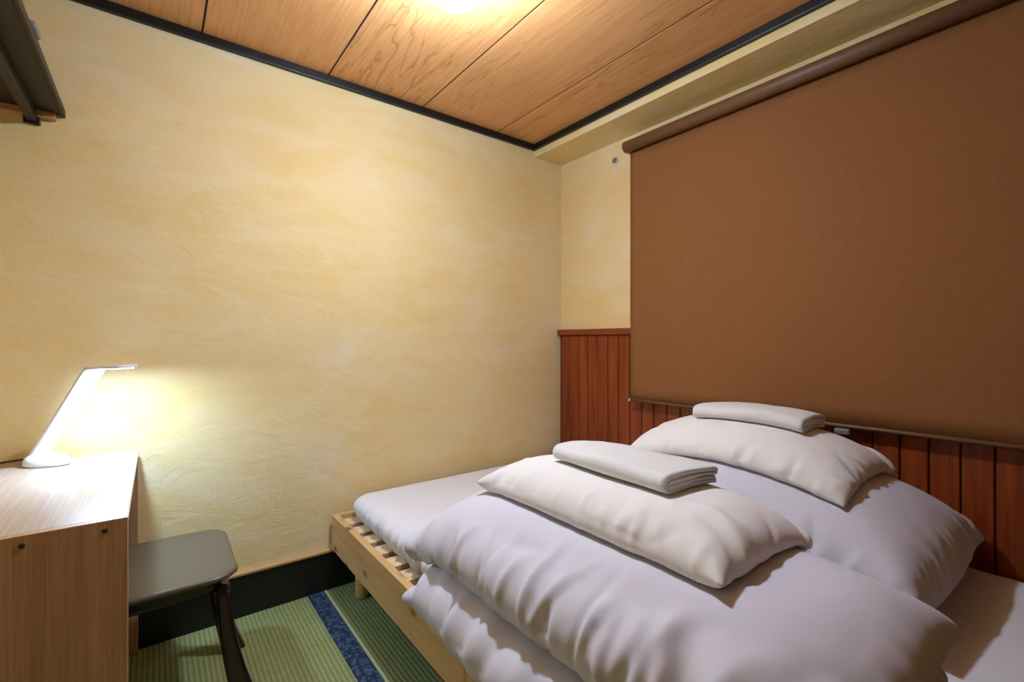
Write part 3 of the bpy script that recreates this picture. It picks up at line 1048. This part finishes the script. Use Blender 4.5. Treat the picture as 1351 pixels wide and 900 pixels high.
# pillows -----------------------------------------------------------
print('solving pillows')
PK = dict(grav=1.2, pk=2000.0, seam=0.94, bend=0.05, iters=9, steps=150, eps=0.005)
PF = [('left', 22, (0.03, 0.10), (0.008, 0.016), 0.0045, (0.05, 0.95)), ('right', 12, (0.03, 0.10), (0.008, 0.016), 0.004, (0.05, 0.95)), ('near', 16, (0.06, 0.20), (0.008, 0.016), 0.006, (0.1, 0.9)), ('far', 12, (0.06, 0.16), (0.008, 0.016), 0.005, (0.1, 0.9)), ('inner', 6, (0.08, 0.2), (0.015, 0.03), 0.003, (0.1, 0.9))]
pA = folds(inflate(52, 74, 0.51, 0.74, -1.075, -1.380, 0.78, H3, 0.0222, tie=0.088, seed=11, **PK), 0.51, 0.74, 31, PF)
pB = folds(inflate(52, 74, 0.51, 0.74, -0.410, -1.365, 0.84, H3, 0.0210, tie=0.082, seed=12, **PK), 0.51, 0.74, 32, PF)
o = cloth_obj('pillow', pA, M['pillow'])
tag(o, 'white pillow on the duvet that bulges over the side rail', 'pillow', 'pillows')
o = cloth_obj('pillow', pB, M['pillow'])
tag(o, 'white pillow on the duvet lying against the plank wall', 'pillow', 'pillows')

# towels: folded terry strips ------------------------------------------
def towel(cx, cy, w, l, rz, X, label, seed, curl=1.0):
    H = add_height(np.zeros_like(Hm), X)
    rs = np.random.RandomState(seed)
    th = 0.0105
    # folding path in the (x, z) section: bottom, left fold up, top, right fold down, inner layers
    path = []
    def arc(cx_, cz, r, a0, a1, n=8):
        for k in range(n + 1):
            a = R(a0 + (a1 - a0) * k / n)
            path.append((cx_ + r * math.cos(a), cz + r * math.sin(a)))
    hw = w / 2
    z1, z4 = th / 2, 3.55 * th
    rO = (z4 - z1) / 2
    path.append((hw - 0.006, z1 + 0.002)); path.append((hw * 0.4, z1)); path.append((-hw * 0.4, z1))
    arc(-hw + rO, (z1 + z4) / 2, rO, 270, 90)
    path.append((-hw * 0.3, z4 + 0.001)); path.append((hw * 0.4, z4))
    rI = 0.55 * th
    arc(hw - rI, z4 - rI, rI, 90, -90)
    path.append((hw * 0.3, z4 - 2 * rI - 0.0005)); path.append((-hw * 0.3, z4 - 2 * rI))
    arc(-hw + rO + 0.002, z4 - 3 * rI + 0.0003, rI * 0.95, 90, 270, 6)
    path.append((-hw * 0.2, z4 - 4 * rI + 0.0004)); path.append((hw * 0.4, z4 - 4 * rI + 0.0006)); path.append((hw - 0.010, z4 - 4 * rI))
    # resample
    P = np.array(path)
    seg = np.r_[0, np.cumsum(np.hypot(*np.diff(P, axis=0).T))]
    m = 110
    s = np.linspace(0, seg[-1], m)
    C = np.c_[np.interp(s, seg, P[:, 0]), np.interp(s, seg, P[:, 1])]
    T = np.gradient(C, axis=0); T /= np.linalg.norm(T, axis=1)[:, None]
    N = np.c_[-T[:, 1], T[:, 0]]
    t2 = th * 0.47
    prof = np.r_[C + N * t2, (C - N * t2)[::-1]]
    nl = 30
    c, sn = math.cos(rz), math.sin(rz)
    gxx, gyy = np.meshgrid(np.linspace(-hw, hw, 9), np.linspace(-l / 2, l / 2, 9), indexing='ij')
    hp = hlook(H, cx + c * gxx - sn * gyy, cy + sn * gxx + c * gyy)
    A = np.c_[np.ones(81), gxx.ravel(), gyy.ravel(), gxx.ravel() ** 2, gyy.ravel() ** 2, (gxx * gyy).ravel()]
    ok = hp.ravel() > 0.3
    co = np.linalg.lstsq(A[ok], hp.ravel()[ok], rcond=None)[0]
    lift = float(np.max(hp.ravel()[ok] - A[ok] @ co)) * 0.9
    rings = []
    ph = rs.uniform(0, 6.28, 6)
    for k in range(nl + 1):
        v = -0.5 + k / nl
        ends = 1.0 if 0 < k < nl else 0.0
        ring = []
        for q, (a, b) in enumerate(prof):
            aa = a * (1 + 0.012 * math.sin(5 * v + ph[0])) + 0.002 * math.sin(9 * v + ph[1])
            bb = b * (1 + 0.05 * math.sin(6 * v + ph[2]) + 0.05 * math.sin(11 * v + a * 20 + ph[3])) 
            ly = v * l + (0.0025 * math.sin(q * 0.23 + ph[4]) if not ends else 0)
            base = co @ np.array([1, aa, ly, aa * aa, ly * ly, aa * ly])
            ring.append((cx + c * aa - sn * ly, cy + sn * aa + c * ly, base + lift + 0.001 + bb))
        rings.append(ring)
    n = len(prof)
    Vv, Ff = loft(rings, False, False)
    for k0 in (0, nl):
        for q in range(m - 1):
            a, b = k0 * n + q, k0 * n + q + 1
            Ff.append((a, b, k0 * n + n - 2 - q, k0 * n + n - 1 - q))
    o = py_obj('folded_towel', Vv, Ff, M['towel'])
    tag(o, label, 'towel', 'folded towels')
towel(-1.060, -1.370, 0.200, 0.365, R(-2), pA, 'folded white towel on the pillow by the open side rail', 3)
towel(-0.395, -1.385, 0.215, 0.345, R(3), pB, 'folded white towel on the pillow near the plank wall', 7)
print('done')
